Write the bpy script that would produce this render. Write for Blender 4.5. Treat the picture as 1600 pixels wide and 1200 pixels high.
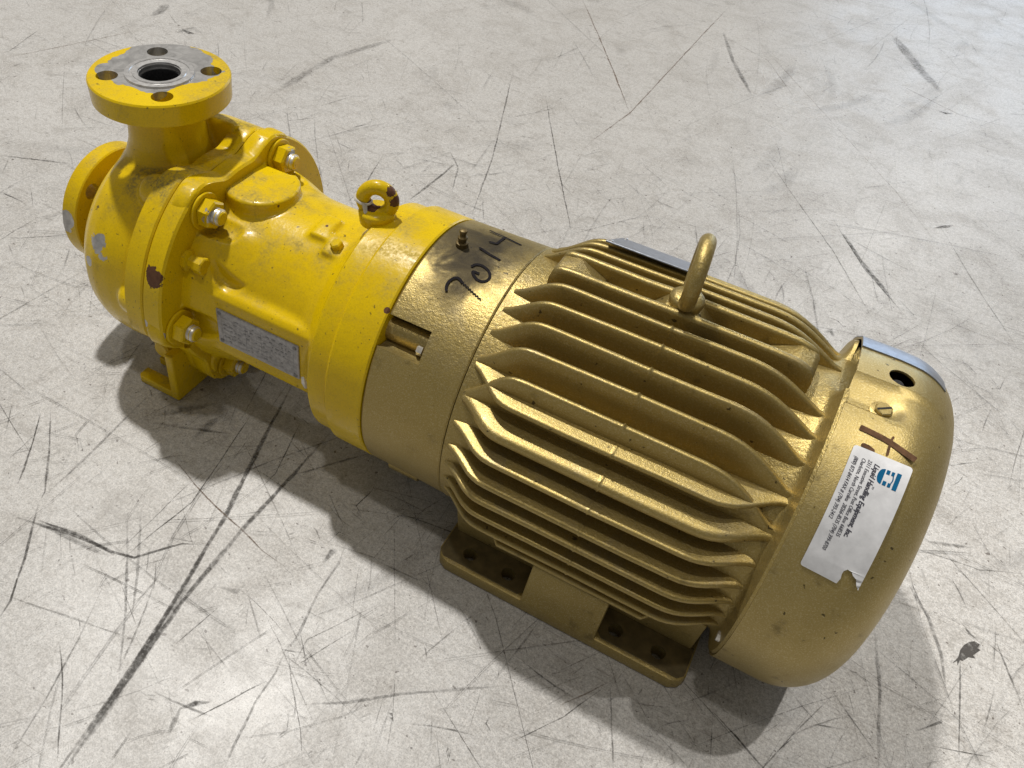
import bpy, bmesh, math, random
import numpy as np
from mathutils import Matrix, Vector

# ------------------------------------------------------------------ scene, camera
for o in list(bpy.data.objects):
    bpy.data.objects.remove(o)
SC = bpy.context.scene
COL = SC.collection
H = 0.13335                      # shaft height of the motor frame above the floor
CAM = np.array([0.049247, -0.523306, 0.652913])
YAW, PIT, ROL = 2.008892, 0.777158, 0.112320
FPX, PPX, PPY = 1319.09, 800 - 124.25, 600 - 3.38      # focal length and principal point in photo pixels (1600 wide)
FW = np.array([math.cos(PIT)*math.cos(YAW), math.cos(PIT)*math.sin(YAW), -math.sin(PIT)])
_rt = np.array([math.sin(YAW), -math.cos(YAW), 0.0])
_up = np.cross(_rt, FW)
RT = math.cos(ROL)*_rt + math.sin(ROL)*_up
UP = -math.sin(ROL)*_rt + math.cos(ROL)*_up
cd = bpy.data.cameras.new('camera')
cam = bpy.data.objects.new('camera', cd)
COL.objects.link(cam)
cd.sensor_width = 36.0
cd.sensor_fit = 'HORIZONTAL'
cd.lens = FPX/1600*36.0
cd.shift_x = (800-PPX)/1600
cd.shift_y = (PPY-600)/1600
cd.clip_start, cd.clip_end = 0.02, 200
cam.matrix_world = Matrix(((RT[0], UP[0], -FW[0], CAM[0]), (RT[1], UP[1], -FW[1], CAM[1]),
                           (RT[2], UP[2], -FW[2], CAM[2]), (0, 0, 0, 1)))
SC.camera = cam

# ------------------------------------------------------------------ light
w = bpy.data.worlds.new('World')
SC.world = w
w.use_nodes = True
w.node_tree.nodes['Background'].inputs['Color'].default_value = (1.0, 0.965, 0.90, 1)
w.node_tree.nodes['Background'].inputs['Strength'].default_value = 0.215
SC.view_settings.view_transform = 'Standard'
SC.view_settings.look = 'None'
SC.view_settings.exposure = 0.0
SC.view_settings.gamma = 1.0


def lamp(name, slope, height, size, watts, col, target=(-.2, 0, .13)):
    """overhead lamp: slope = horizontal metres per metre of height, as seen from the pump"""
    d = bpy.data.lights.new(name, 'AREA')
    d.shape = 'DISK'
    d.size = size
    d.energy = watts
    d.color = col
    o = bpy.data.objects.new(name, d)
    COL.objects.link(o)
    t = Vector(target)
    o.location = t + Vector((slope[0]*height, slope[1]*height, height))
    o.rotation_euler = (t - o.location).to_track_quat('-Z', 'Y').to_euler()
    return o


lamp('ceiling_lamp', (-.38, .240), 5.0, .27, 292, (1.0, .968, .920))
lamp('ceiling_lamp', (.00, -.20), 5.0, .25, 36, (1.0, .94, .85))
lamp('added_rear_lamp', (.25, 1.6), 5.0, .22, 85, (1.0, .975, .94))  # weak unseen lamp, added for highlights on the rear side


def spot_lamp():
    # unseen spot inferred from the cover's shadow edge; cone narrowed to miss the pump
    d = bpy.data.lights.new('beam_lamp', 'SPOT')
    d.energy = 520
    d.color = (1.0, .96, .90)
    d.shadow_soft_size = .05
    d.spot_size = math.radians(12.5)
    d.spot_blend = .9
    o = bpy.data.objects.new('beam_lamp', d)
    COL.objects.link(o)
    t = Vector((.50, .02, 0))
    o.location = Vector((.19, -.03, 0))+Vector((.16*5, .155*5, 5))
    o.rotation_euler = (t-o.location).to_track_quat('-Z', 'Y').to_euler()


spot_lamp()


def doorway():
    # daylight from an open loading door well behind the pump
    d = bpy.data.lights.new('door_daylight', 'AREA')
    d.shape = 'RECTANGLE'
    d.size, d.size_y = 3.6, 2.6
    d.energy = 85
    d.color = (.55, .74, 1.0)
    o = bpy.data.objects.new('door_daylight', d)
    COL.objects.link(o)
    o.location = (1.2, 8.5, 1.5)
    o.rotation_euler = (Vector((0, 0, .2))-o.location).to_track_quat('-Z', 'Y').to_euler()


doorway()

# ------------------------------------------------------------------ pixels to points


def ray(u, v):
    d = FW + RT*(u-PPX)/FPX - UP*(v-PPY)/FPX
    return d/np.linalg.norm(d)


def on_plane(u, v, ax, c):
    d = ray(u, v)
    return CAM + d*(c-CAM[ax])/d[ax]


def on_floor(u, v):
    return on_plane(u, v, 2, 0.0)


def on_cyl(u, v, R):
    d = ray(u, v)
    o = CAM - np.array([0, 0, H])
    a = d[1]**2+d[2]**2
    b = o[1]*d[1]+o[2]*d[2]
    c = o[1]**2+o[2]**2-R*R
    t = (-b-math.sqrt(max(b*b-a*c, 0)))/a
    return CAM+t*d


def cyl_xa(u, v, R):
    p = on_cyl(u, v, R)
    return p[0], math.atan2(p[2]-H, p[1])


def pol(x, R, deg):
    a = math.radians(deg)
    return (x, R*math.cos(a), H+R*math.sin(a))


# ------------------------------------------------------------------ materials
class NT:
    def __init__(self, name):
        self.m = bpy.data.materials.new(name)
        self.m.use_nodes = True
        self.t = self.m.node_tree
        self.b = self.t.nodes['Principled BSDF']
        self.geo = self.t.nodes.new('ShaderNodeNewGeometry')
        self.tc = self.t.nodes.new('ShaderNodeTexCoord')
        self.P = self.tc.outputs['Object']

    def n(self, typ, **kw):
        nd = self.t.nodes.new(typ)
        for k, v in kw.items():
            setattr(nd, k, v)
        return nd

    def link(self, a, b):
        self.t.links.new(a, b)

    def put(self, sock, v):
        if isinstance(v, bpy.types.NodeSocket):
            self.link(v, sock)
        elif isinstance(v, (tuple, list)) and len(v) == 3 and sock.type == 'RGBA':
            sock.default_value = (*v, 1)
        else:
            sock.default_value = v

    def math(self, op, a, b=0.0, clamp=False):
        nd = self.n('ShaderNodeMath', operation=op, use_clamp=clamp)
        self.put(nd.inputs[0], a)
        self.put(nd.inputs[1], b)
        return nd.outputs[0]

    def noise(self, scale, detail=4, rough=.55, vec=None, dist=0.0):
        nd = self.n('ShaderNodeTexNoise')
        self.link(vec if vec is not None else self.P, nd.inputs['Vector'])
        nd.inputs['Scale'].default_value = scale
        nd.inputs['Detail'].default_value = detail
        nd.inputs['Roughness'].default_value = rough
        nd.inputs['Distortion'].default_value = dist
        return nd.outputs['Fac']

    def mapr(self, v, a, b, c=0.0, d=1.0, smooth=False):
        nd = self.n('ShaderNodeMapRange', interpolation_type='SMOOTHSTEP' if smooth else 'LINEAR')
        self.put(nd.inputs['Value'], v)
        for k, x in zip(('From Min', 'From Max', 'To Min', 'To Max'), (a, b, c, d)):
            self.put(nd.inputs[k], x)
        return nd.outputs['Result']

    def mix(self, f, a, b):
        nd = self.n('ShaderNodeMix', data_type='RGBA')
        self.put(nd.inputs[0], f)
        self.put(nd.inputs[6], a)
        self.put(nd.inputs[7], b)
        return nd.outputs[2]

    def mapping(self, scale, rot=(0, 0, 0)):
        nd = self.n('ShaderNodeMapping')
        self.link(self.P, nd.inputs['Vector'])
        nd.inputs['Scale'].default_value = scale
        nd.inputs['Rotation'].default_value = rot
        return nd.outputs[0]

    def dist(self, p):
        nd = self.n('ShaderNodeVectorMath', operation='DISTANCE')
        self.link(self.P, nd.inputs[0])
        nd.inputs[1].default_value = p
        return nd.outputs['Value']

    def bump(self, h, strength, d=.001):
        nd = self.n('ShaderNodeBump')
        self.put(nd.inputs['Height'], h)
        nd.inputs['Strength'].default_value = strength
        nd.inputs['Distance'].default_value = d
        if self.b.inputs['Normal'].links:
            self.link(self.b.inputs['Normal'].links[0].from_socket, nd.inputs['Normal'])
        self.link(nd.outputs[0], self.b.inputs['Normal'])

    def set(self, **kw):
        for k, v in kw.items():
            self.put(self.b.inputs[k.replace('_', ' ')], v)


def yellow_paint(name, chips=(), dirt=1.0, base=(.70, .490, .002), rag_scale=95, rag_detail=5):
    """glossy yellow enamel; chips = (point, radius, raggedness, kind) spots of lost paint"""
    t = NT(name)
    big = t.noise(9, 5, .6)
    med = t.noise(38, 6, .65)
    fine = t.noise(420, 3, .6)
    col = t.mix(t.mapr(big, .35, .7), base, tuple(c*f for c, f in zip(base, (.86, .82, .9))))
    # settled grey dust on the upward faces, broken up by noise
    sep = t.n('ShaderNodeSeparateXYZ')
    t.link(t.geo.outputs['Normal'], sep.inputs[0])
    upw = t.mapr(sep.outputs['Z'], .45, .95, smooth=True)
    dn = t.mapr(t.math('ADD', t.math('MULTIPLY', med, .6), t.math('MULTIPLY', big, .5)), .50, .70, smooth=True)
    sm = t.mapr(t.noise(22, 5, .7, dist=.6), .56, .72, smooth=True)
    dust = t.math('MULTIPLY', t.math('ADD', t.math('MULTIPLY', t.math('MULTIPLY', upw, dn), .72),
                                     t.math('MULTIPLY', sm, .40)), dirt, clamp=True)
    dust = t.math('MULTIPLY', dust, t.mapr(fine, .38, .62, .30, 1.0), clamp=True)
    col = t.mix(dust, col, (.19, .15, .045))
    col = t.mix(t.mapr(t.noise(700, 2, .6), .45, .75, 0, .30), col, (.25, .18, .01))
    spk = t.mapr(t.noise(260, 2, .5), .70, .74)
    col = t.mix(t.math('MULTIPLY', spk, .7), col, (.05, .035, .02))
    pin = t.mapr(t.noise(48, 4, .7), .715, .735)
    col = t.mix(t.math('MULTIPLY', pin, .85), col, (.07, .045, .02))
    rough = t.mapr(dust, 0, .5, .24, .60)
    metal = t.math('ADD', 0.0, 0.0)
    rag = t.noise(rag_scale, rag_detail, .62)
    swirl = t.mapr(t.noise(60, 5, .7, dist=1.2), .35, .65)
    rag2 = t.noise(330, 3, .6)
    hgt = None
    for p, r, amp, kind in chips:
        d = t.math('ADD', t.dist(p), t.math('MULTIPLY', t.math('SUBTRACT', rag, .5), amp))
        m = t.math('LESS_THAN', d, r)
        c = t.mix(t.math('ADD', t.math('MULTIPLY', rag2, .4), t.math('MULTIPLY', swirl, .6)), (.25, .245, .24), (.60, .59, .575)) if kind == 'steel' else t.mix(rag2, (.05, .018, .010), (.16, .075, .035))
        col = t.mix(m, col, c)
        rough = t.mapr(m, 0, 1, rough, .30 if kind == 'steel' else .6)
        if kind == 'steel':
            metal = t.math('MAXIMUM', metal, t.math('MULTIPLY', m, .60))
        hgt = m if hgt is None else t.math('MAXIMUM', hgt, m)
    t.set(Base_Color=col, Roughness=rough, Specular_IOR_Level=t.mapr(metal, 0, .5, .22, .5), Metallic=metal)
    t.b.inputs['Coat Weight'].default_value = .12
    t.b.inputs['Coat Roughness'].default_value = .07
    t.bump(t.noise(120, 4, .6), .30, .0009)
    t.bump(fine, .10, .0004)
    if hgt is not None:
        t.bump(t.math('SUBTRACT', 1.0, hgt), .7, .0005)
    return t.m


def gold_paint(name, cast=1.0, metallic=.72, base=(.385, .292, .098), smudges=()):
    t = NT(name)
    big = t.noise(7, 4, .6)
    med = t.noise(45, 5, .6)
    grit = t.noise(950, 2, .7)
    pits = t.noise(330, 3, .65)
    col = t.mix(t.mapr(big, .3, .7), base, tuple(c*f for c, f in zip(base, (.86, .84, .80))))
    col = t.mix(t.mapr(grit, .50, .68, 0, .50), col, (.55, .47, .27))
    col = t.mix(t.math('MULTIPLY', t.mapr(med, .60, .74, smooth=True), .55), col, (.10, .075, .03))
    spk = t.mapr(t.noise(170, 2, .5), .715, .75)
    col = t.mix(t.math('MULTIPLY', spk, .8), col, (.035, .025, .015))
    sepz = t.n('ShaderNodeSeparateXYZ')
    t.link(t.geo.outputs['Normal'], sepz.inputs[0])
    dst = t.math('MULTIPLY', t.mapr(sepz.outputs['Z'], .3, .9, smooth=True), t.mapr(t.noise(24, 5, .7, dist=.5), .48, .68, 0, .30 if cast > .3 else .12, True))
    col = t.mix(dst, col, (.21, .19, .155))
    rough = t.mapr(med, .3, .7, .36, .50)
    for p, r, amp, k in smudges:
        d = t.math('ADD', t.dist(p), t.math('MULTIPLY', t.math('SUBTRACT', t.noise(42, 6, .65, dist=.8), .5), amp))
        m = t.math('MULTIPLY', t.mapr(d, r*.25, r, 1, 0, True), k)
        col = t.mix(m, col, (.028, .024, .02))
        rough = t.mapr(m, 0, 1, rough, .75)
    t.set(Base_Color=col, Roughness=rough, Metallic=metallic)
    t.bump(t.noise(75, 4, .6), .12*cast, .001)
    t.bump(pits, .8*cast, .0008)
    t.bump(grit, .55, .00035)
    return t.m


def simple(name, col, rough=.5, metallic=0.0, var=.25, scale=160, bump=.15):
    t = NT(name)
    n = t.noise(scale, 4, .6)
    t.b.inputs['Specular IOR Level'].default_value = .5 if rough < .6 or metallic else .12
    t.set(Base_Color=t.mix(t.mapr(n, .3, .7), tuple(c*(1-var) for c in col), tuple(min(1, c*(1+var)) for c in col)),
          Roughness=rough, Metallic=metallic)
    if bump:
        t.bump(n, bump, .0004)
    return t.m


def floor_material():
    t = NT('sealed_concrete')
    cloud = t.noise(2.6, 6, .6)
    blot = t.noise(11, 6, .68, dist=.5)
    grain = t.noise(420, 3, .7)
    mott = t.noise(60, 5, .65)
    a = t.mix(t.mapr(cloud, .3, .7), (.475, .470, .460), (.380, .375, .366))
    a = t.mix(t.mapr(blot, .42, .72, 0, .72, True), a, (.23, .215, .195))
    a = t.mix(t.mapr(mott, .46, .72, 0, .42, True), a, (.23, .21, .185))
    a = t.mix(t.mapr(grain, .36, .64, 0, .62), a, (.66, .64, .61))
    a = t.mix(t.mapr(t.noise(800, 2, .6), .50, .68, 0, .62), a, (.18, .165, .145))
    a = t.mix(t.mapr(t.noise(190, 4, .7), .46, .66, 0, .38), a, (.20, .185, .165))
    a = t.mix(t.mapr(t.noise(27, 5, .7, dist=.7), .54, .70, 0, .34, True), a, (.21, .195, .175))
    # rubbed directional scuffing in a few crossing directions
    for ang, sc, lo, k in ((.5, (14, 260, 1), .60, .45), (-.75, (10, 210, 1), .62, .40), (1.35, (18, 300, 1), .61, .45),
                           (2.3, (9, 180, 1), .62, .35)):
        s = t.noise(1.0, 4, .6, vec=t.mapping(sc, (0, 0, ang)))
        reg = t.mapr(t.noise(3.5+ang, 4, .6), .44, .62, 0, 1, True)
        a = t.mix(t.math('MULTIPLY', t.mapr(s, lo, lo+.10, 0, k, True), reg), a, (.13, .115, .10))
    spk = t.mapr(t.noise(150, 2, .5), .70, .73, smooth=True)
    a = t.mix(t.math('MULTIPLY', spk, .75), a, (.07, .055, .045))
    wsp = t.mapr(t.noise(95, 3, .55, dist=.4), .72, .76)
    a = t.mix(t.math('MULTIPLY', wsp, .5), a, (.12, .10, .085))
    t.set(Base_Color=a, Roughness=t.mapr(blot, .3, .7, .36, .50), Specular_IOR_Level=.5)
    t.bump(t.noise(26, 5, .6), .10, .002)
    t.bump(grain, .16, .0004)
    return t.m


def scuff_material(name, col):
    """rubbed-in mark: opacity comes from the ribbon's own strength attribute, soft at its edges"""
    t = NT(name)
    at = t.n('ShaderNodeAttribute', attribute_name='strength')
    n = t.mapr(t.noise(190, 4, .7), .30, .58, .25, 1.1)
    n2 = t.mapr(t.noise(26, 3, .6), .32, .55, .45, 1.1)
    al = t.math('MULTIPLY', t.math('MULTIPLY', at.outputs['Fac'], n), n2, clamp=True)
    t.set(Base_Color=col, Roughness=.7, Alpha=al)
    return t.m


M = {}
M['floor'] = floor_material()
M['scuff'] = scuff_material('scuff_black', (.05, .045, .04))
M['brown'] = scuff_material('scuff_brown', (.13, .08, .045))
M['pale'] = scuff_material('scuff_pale', (.75, .73, .70))
M['yellow'] = yellow_paint('yellow_enamel')
chip_c = on_cyl(163, 378, .1)
chip_c2 = on_cyl(172, 398, .1)
M['casing'] = yellow_paint('yellow_enamel_casing', [(tuple(chip_c), .0115, .016, 'steel'), (tuple(chip_c2), .009, .015, 'steel'),
                                                   (tuple(on_cyl(141, 408, .105)), .005, .008, 'steel')], 1.7)
M['lflange'] = yellow_paint('yellow_enamel_flange', [(tuple(on_cyl(240, 434, .128)), .0095, .013, 'rust'),
                                                    (tuple(on_cyl(225, 504, .128)), .0045, .004, 'steel'),
                                                    (tuple(on_plane(255, 527, 0, -.408)), .004, .004, 'steel'),
                                                    (tuple(on_plane(274, 564, 0, -.408)), .003, .003, 'steel')], 1.0)
M['suction'] = yellow_paint('yellow_enamel_suction', [((-.59, -.0630, H+.012), .010, .008, 'steel'), ((-.592, -.0600, H+.002), .007, .008, 'steel')], .8)
ZD = .3028
M['dflange'] = yellow_paint('yellow_enamel_discharge', [((-.502, .012, ZD), .047, .034, 'steel'), ((-.530, .030, ZD), .021, .010, 'steel'),
                                                       ((-.535, -.022, ZD), .012, .008, 'steel')], .9, rag_scale=42, rag_detail=2.0)
M['lantern'] = yellow_paint('yellow_enamel_lantern', [(tuple(on_cyl(433, 325, .09)+np.array([0, 0, .003])), .003, .002, 'rust'),
                                                     (tuple(on_cyl(511, 356, .09)), .0022, .002, 'rust')], 1.1)
M['ring'] = yellow_paint('yellow_enamel_ring', [(pol(-.2065, .117, 131), .0028, .002, 'rust')], .8)
M['eye'] = yellow_paint('yellow_enamel_eye', [((-.272, .002, H+.155), .006, .012, 'rust'), ((-.250, .0, H+.140), .006, .016, 'rust'),
                                             ((-.268, -.004, H+.122), .006, .012, 'rust'), ((-.25, .002, H+.132), .006, .014, 'rust')], .6)
M['nut'] = yellow_paint('yellow_enamel_nut', [(pol(-.398, .112, 124), .007, .010, 'steel'), (pol(-.398, .112, 62), .007, .010, 'steel'),
                                             (pol(-.397, .107, 186), .006, .010, 'steel')], .7)
M['gold'] = gold_paint('gold_cast_paint')
M['fin'] = gold_paint('gold_fin_paint', .35)
M['bell'] = gold_paint('gold_end_bell_paint', .8, smudges=[(pol(-.180, .118, 88), .055, .05, .80), (pol(-.165, .118, 101), .038, .05, .75),
                                                          (pol(-.150, .118, 78), .050, .05, .55), (pol(-.175, .118, 112), .026, .04, .45),
                                                          (pol(-.163, .118, 117), .018, .02, .35)])
M['cover'] = gold_paint('gold_sheet_paint', .12, .78, (.385, .298, .112), smudges=[(pol(.158, .138, 99), .009, .012, .5)])
M['foot'] = gold_paint('gold_foot_paint', .5, .55, (.36, .272, .088))
M['pad'] = simple('dark_brown_pad', (.135, .104, .048), .55, .3, .35, 90, .2)  # darker brown than the foot around it
M['steel'] = simple('bright_steel', (.58, .57, .56), .28, .65, .2, 240, .1)
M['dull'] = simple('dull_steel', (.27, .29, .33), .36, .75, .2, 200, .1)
M['plate'] = simple('stamped_plate', (.36, .355, .36), .48, .55, .25, 300, .2)
M['stud'] = simple('zinc_stud', (.62, .60, .56), .35, .6)
M['dark'] = simple('near_black', (.018, .018, .02), .8, .2, .6, 400, .5)  # near-black tone for bore lining, cover bolt and screw slot
M['ink'] = simple('marker_ink', (.012, .010, .012), .8, 0, .4, 200, 0)
M['brownink'] = simple('brown_marker', (.10, .052, .026), .7, 0, .4, 200, 0)
M['paper'] = simple('sticker_paper', (.52, .525, .54), .42, .10, .13, 90, .12)
M['print'] = simple('sticker_print', (.045, .045, .06), .6, 0, .1, 200, 0)
M['blue'] = simple('sticker_blue', (.0, .085, .19), .65, 0, .08, 200, 0)
M['stamp'] = simple('stamped_letters', (.20, .20, .205), .6, .3, .3, 200, 0)
M['brass'] = simple('grimy_brass', (.12, .085, .03), .5, .6)
M['wire'] = simple('plastic_tie', (.50, .48, .44), .4, 0, .2, 200, 0)


# ------------------------------------------------------------------ mesh helpers
def finish(me, mat, smooth=35):
    if mat is not None:
        me.materials.append(mat)
    if smooth:
        me.polygons.foreach_set('use_smooth', [True]*len(me.polygons))
        me.set_sharp_from_angle(angle=math.radians(smooth))
    me.update()


def obj(name, vf, mat, parent=None, smooth=35, recalc=True):
    me = bpy.data.meshes.new(name)
    me.from_pydata([tuple(map(float, v)) for v in vf[0]], [], vf[1])
    if recalc:
        bm = bmesh.new()
        bm.from_mesh(me)
        bmesh.ops.recalc_face_normals(bm, faces=bm.faces)
        bm.to_mesh(me)
        bm.free()
    finish(me, mat, smooth)
    o = bpy.data.objects.new(name, me)
    COL.objects.link(o)
    o.parent = parent
    return o


def join(*vfs):
    V, F = [], []
    for v, f in vfs:
        k = len(V)
        V += list(v)
        F += [[i+k for i in q] for q in f]
    return V, F


def lathe(profile, n=96, rfun=None, axis='X', c=(0.0, 0.0)):
    """revolve (position, radius) about the shaft axis ('X') or a vertical axis at c ('Z'); closed with caps"""
    V, F = [], []
    for s, r in profile:
        for k in range(n):
            a = 2*math.pi*k/n
            rr = rfun(s, a, r) if rfun else r
            if axis == 'X':
                V.append((s, rr*math.cos(a), H+rr*math.sin(a)))
            else:
                V.append((c[0]+rr*math.cos(a), c[1]+rr*math.sin(a), s))
    for i in range(len(profile)-1):
        for k in range(n):
            F.append([i*n+k, i*n+(k+1) % n, (i+1)*n+(k+1) % n, (i+1)*n+k])
    F.append(list(range(n)))
    F.append([(len(profile)-1)*n+k for k in range(n)])
    return V, F


def ring_lathe(profile, n=96, rfun=None, axis='X', c=(0.0, 0.0)):
    """same, but the profile is a closed loop (a tube wall), no caps"""
    V, F = lathe(profile, n, rfun, axis, c)
    F = F[:-2]
    m = len(profile)
    for k in range(n):
        F.append([(m-1)*n+k, (m-1)*n+(k+1) % n, (k+1) % n, k])
    return V, F


def frame_of(d):
    d = Vector(d).normalized()
    a = Vector((0, 0, 1)) if abs(d.z) < .9 else Vector((1, 0, 0))
    u = d.cross(a).normalized()
    return d, u, d.cross(u)


def rod(p0, d, prof, n=24, hexa=False, phase=0.0):
    """solid of revolution along direction d from p0; prof = (distance, radius)"""
    d, u, v = frame_of(d)
    p0 = Vector(p0)
    if hexa:
        n = 6
    V, F = [], []
    for s, r in prof:
        for k in range(n):
            a = 2*math.pi*k/n+phase
            V.append(tuple(p0+d*s+(u*math.cos(a)+v*math.sin(a))*r))
    for i in range(len(prof)-1):
        for k in range(n):
            F.append([i*n+k, i*n+(k+1) % n, (i+1)*n+(k+1) % n, (i+1)*n+k])
    F.append(list(range(n)))
    F.append([(len(prof)-1)*n+k for k in range(n)])
    return V, F


def box(x0, x1, y0, y1, z0, z1, bev=0.0, seg=2):
    bm = bmesh.new()
    bmesh.ops.create_cube(bm, size=1)
    for v in bm.verts:
        v.co = Vector(((x0+x1)/2+v.co.x*(x1-x0), (y0+y1)/2+v.co.y*(y1-y0), (z0+z1)/2+v.co.z*(z1-z0)))
    if bev:
        bmesh.ops.bevel(bm, geom=bm.edges[:], offset=bev, segments=seg, affect='EDGES', profile=.5)
    return from_bm(bm)


def from_bm(bm):
    bm.verts.index_update()
    r = ([tuple(v.co) for v in bm.verts], [[v.index for v in f.verts] for f in bm.faces])
    bm.free()
    return r


def xform(vf, mat):
    return [tuple(mat @ Vector(v)) for v in vf[0]], vf[1]


def prism(poly, axis, a0, a1, bev=0.0, seg=2):
    """extrude a polygon; axis 'X': poly=(y,z), 'Y': (x,z), 'Z': (x,y)"""
    bm = bmesh.new()

    def P(p, a):
        return {'X': (a, p[0], p[1]), 'Y': (p[0], a, p[1]), 'Z': (p[0], p[1], a)}[axis]
    lo = [bm.verts.new(P(p, a0)) for p in poly]
    hi = [bm.verts.new(P(p, a1)) for p in poly]
    n = len(poly)
    bm.faces.new(lo)
    bm.faces.new(hi)
    for i in range(n):
        bm.faces.new((lo[i], lo[(i+1) % n], hi[(i+1) % n], hi[i]))
    bmesh.ops.recalc_face_normals(bm, faces=bm.faces)
    if bev:
        ed = [e for e in bm.edges if len(e.link_faces) == 2 and e.calc_face_angle(0) > .5]
        bmesh.ops.bevel(bm, geom=ed, offset=bev, segments=seg, affect='EDGES', profile=.5)
    return from_bm(bm)


def torus(c, axis, R, r, n=40, m=16, squash=None):
    d, u, v = frame_of(axis)
    c = Vector(c)
    V, F = [], []
    for i in range(n):
        a = 2*math.pi*i/n
        e = u*math.cos(a)+v*math.sin(a)
        for j in range(m):
            b = 2*math.pi*j/m
            V.append(tuple(c+e*(R+r*math.cos(b))+d*(r*math.sin(b))))
    for i in range(n):
        for j in range(m):
            F.append([i*m+j, ((i+1) % n)*m+j, ((i+1) % n)*m+(j+1) % m, i*m+(j+1) % m])
    return V, F


def bake(o):
    dg = bpy.context.evaluated_depsgraph_get()
    dg.update()
    me = bpy.data.meshes.new_from_object(o.evaluated_get(dg))
    o.modifiers.clear()
    old = o.data
    o.data = me
    me.name = o.name
    bpy.data.meshes.remove(old)


def casting(name, vfs, mat, parent, voxel, smooth_it=6, fac=.5, pockets=()):
    """melt overlapping solids into one cast skin with filleted joints"""
    o = obj(name, join(*vfs), None, None, 0)
    md = o.modifiers.new('r', 'REMESH')
    md.mode = 'VOXEL'
    md.voxel_size = voxel
    md.use_smooth_shade = True
    tmp = [obj('cutter', c, None, None, 0) for c in pockets]
    for t in tmp:
        bo = o.modifiers.new('b', 'BOOLEAN')
        bo.operation = 'DIFFERENCE'
        bo.solver = 'EXACT'
        bo.object = t
    if tmp:
        md = o.modifiers.new('r2', 'REMESH')
        md.mode = 'VOXEL'
        md.voxel_size = voxel
    sm = o.modifiers.new('s', 'SMOOTH')
    sm.factor = fac
    sm.iterations = smooth_it
    bake(o)
    for t in tmp:
        me = t.data
        bpy.data.objects.remove(t)
        bpy.data.meshes.remove(me)
    finish(o.data, mat, 0)
    o.data.polygons.foreach_set('use_smooth', [True]*len(o.data.polygons))
    o.parent = parent
    return o


def cut(o, cutters, smooth=35):
    mats = list(o.data.materials)
    tmp = [obj('cutter', c, None, None, 0) for c in cutters]
    for t in tmp:
        md = o.modifiers.new('b', 'BOOLEAN')
        md.operation = 'DIFFERENCE'
        md.solver = 'EXACT'
        md.object = t
    bake(o)
    for t in tmp:
        me = t.data
        bpy.data.objects.remove(t)
        bpy.data.meshes.remove(me)
    o.data.materials.clear()
    finish(o.data, mats[0], smooth)
    return o


def ribbon_on_cyl(pts, R, width):
    """flat stroke on the shaft-axis cylinder; pts = (x, angle)"""
    V, F = [], []
    q = [np.array((x, a*R)) for x, a in pts]
    dense = []
    for i in range(len(q)-1):
        k = max(2, int(np.linalg.norm(q[i+1]-q[i])/.0012))
        for j in range(k):
            dense.append(q[i]+(q[i+1]-q[i])*j/k)
    dense.append(q[-1])
    for i, p in enumerate(dense):
        t = dense[min(i+1, len(dense)-1)]-dense[max(i-1, 0)]
        t = t/(np.linalg.norm(t)+1e-12)
        nn = np.array((-t[1], t[0]))*width*(.5 if 0 < i < len(dense)-1 else .3)
        for s in (1, -1):
            e = p+nn*s
            V.append((e[0], R*math.cos(e[1]/R), H+R*math.sin(e[1]/R)))
    for i in range(len(dense)-1):
        F.append([2*i, 2*i+1, 2*i+3, 2*i+2])
    return V, F


# ------------------------------------------------------------------ floor
S = 8.0
fl = obj('floor', ([(-S, -S, 0), (S, -S, 0), (S, S, 0), (-S, S, 0)], [[0, 1, 2, 3]]), M['floor'], None, 0)
fl['kind'] = 'structure'
fl['label'] = 'scratched pale grey sealed concrete floor'
rng = random.Random(7)
LAYER = [0.0003]


def floor_ribbon(pts, width, strength, jitter=0.0, taper=True, soft=True):
    """pts on the floor in metres -> verts, faces, per-vertex strength (five across, soft edges)"""
    LAYER[0] += 4e-7
    z = LAYER[0]
    q = [np.array(p[:2], float) for p in pts]
    dense = []
    for i in range(len(q)-1):
        L = np.linalg.norm(q[i+1]-q[i])
        k = max(1, int(L/.015))
        for j in range(k):
            dense.append(q[i]+(q[i+1]-q[i])*j/k)
    dense.append(q[-1])
    n = len(dense)
    V, F, A = [], [], []
    cols = ((-1, 0), (-.45, .8), (.45, .8), (1, 0)) if soft else ((-1, 1), (1, 1))
    m = len(cols)
    for i, p in enumerate(dense):
        t = dense[min(i+1, n-1)]-dense[max(i-1, 0)]
        t = t/(np.linalg.norm(t)+1e-12)
        nn = np.array((-t[1], t[0]))
        f = i/(n-1) if n > 1 else 0
        tp = min(1, 5*f, 5*(1-f)) if taper else 1
        wv = width*.5*(.35+.65*tp)*rng.uniform(.75, 1.2)
        p = p+nn*rng.uniform(-jitter, jitter)
        for s, al in cols:
            e = p+nn*s*wv
            V.append((e[0], e[1], z))
            A.append(al*strength*(.25+.75*tp)*rng.uniform(.75, 1.1))
    for i in range(n-1):
        for j in range(m-1):
            F.append([i*m+j, (i+1)*m+j, (i+1)*m+j+1, i*m+j+1])
    return V, F, A


def mark_obj(name, ribs, mat, kind=None):
    V, F, A = [], [], []
    for v, f, a in ribs:
        k = len(V)
        V += v
        F += [[i+k for i in q] for q in f]
        A += a
    o = obj(name, (V, F), mat, fl, 0, recalc=False)
    at = o.data.attributes.new('strength', 'FLOAT', 'POINT')
    at.data.foreach_set('value', A)
    if kind:
        o['kind'] = kind
    return o


def px(*uv):
    return [on_floor(u, v) for u, v in uv]


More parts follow.
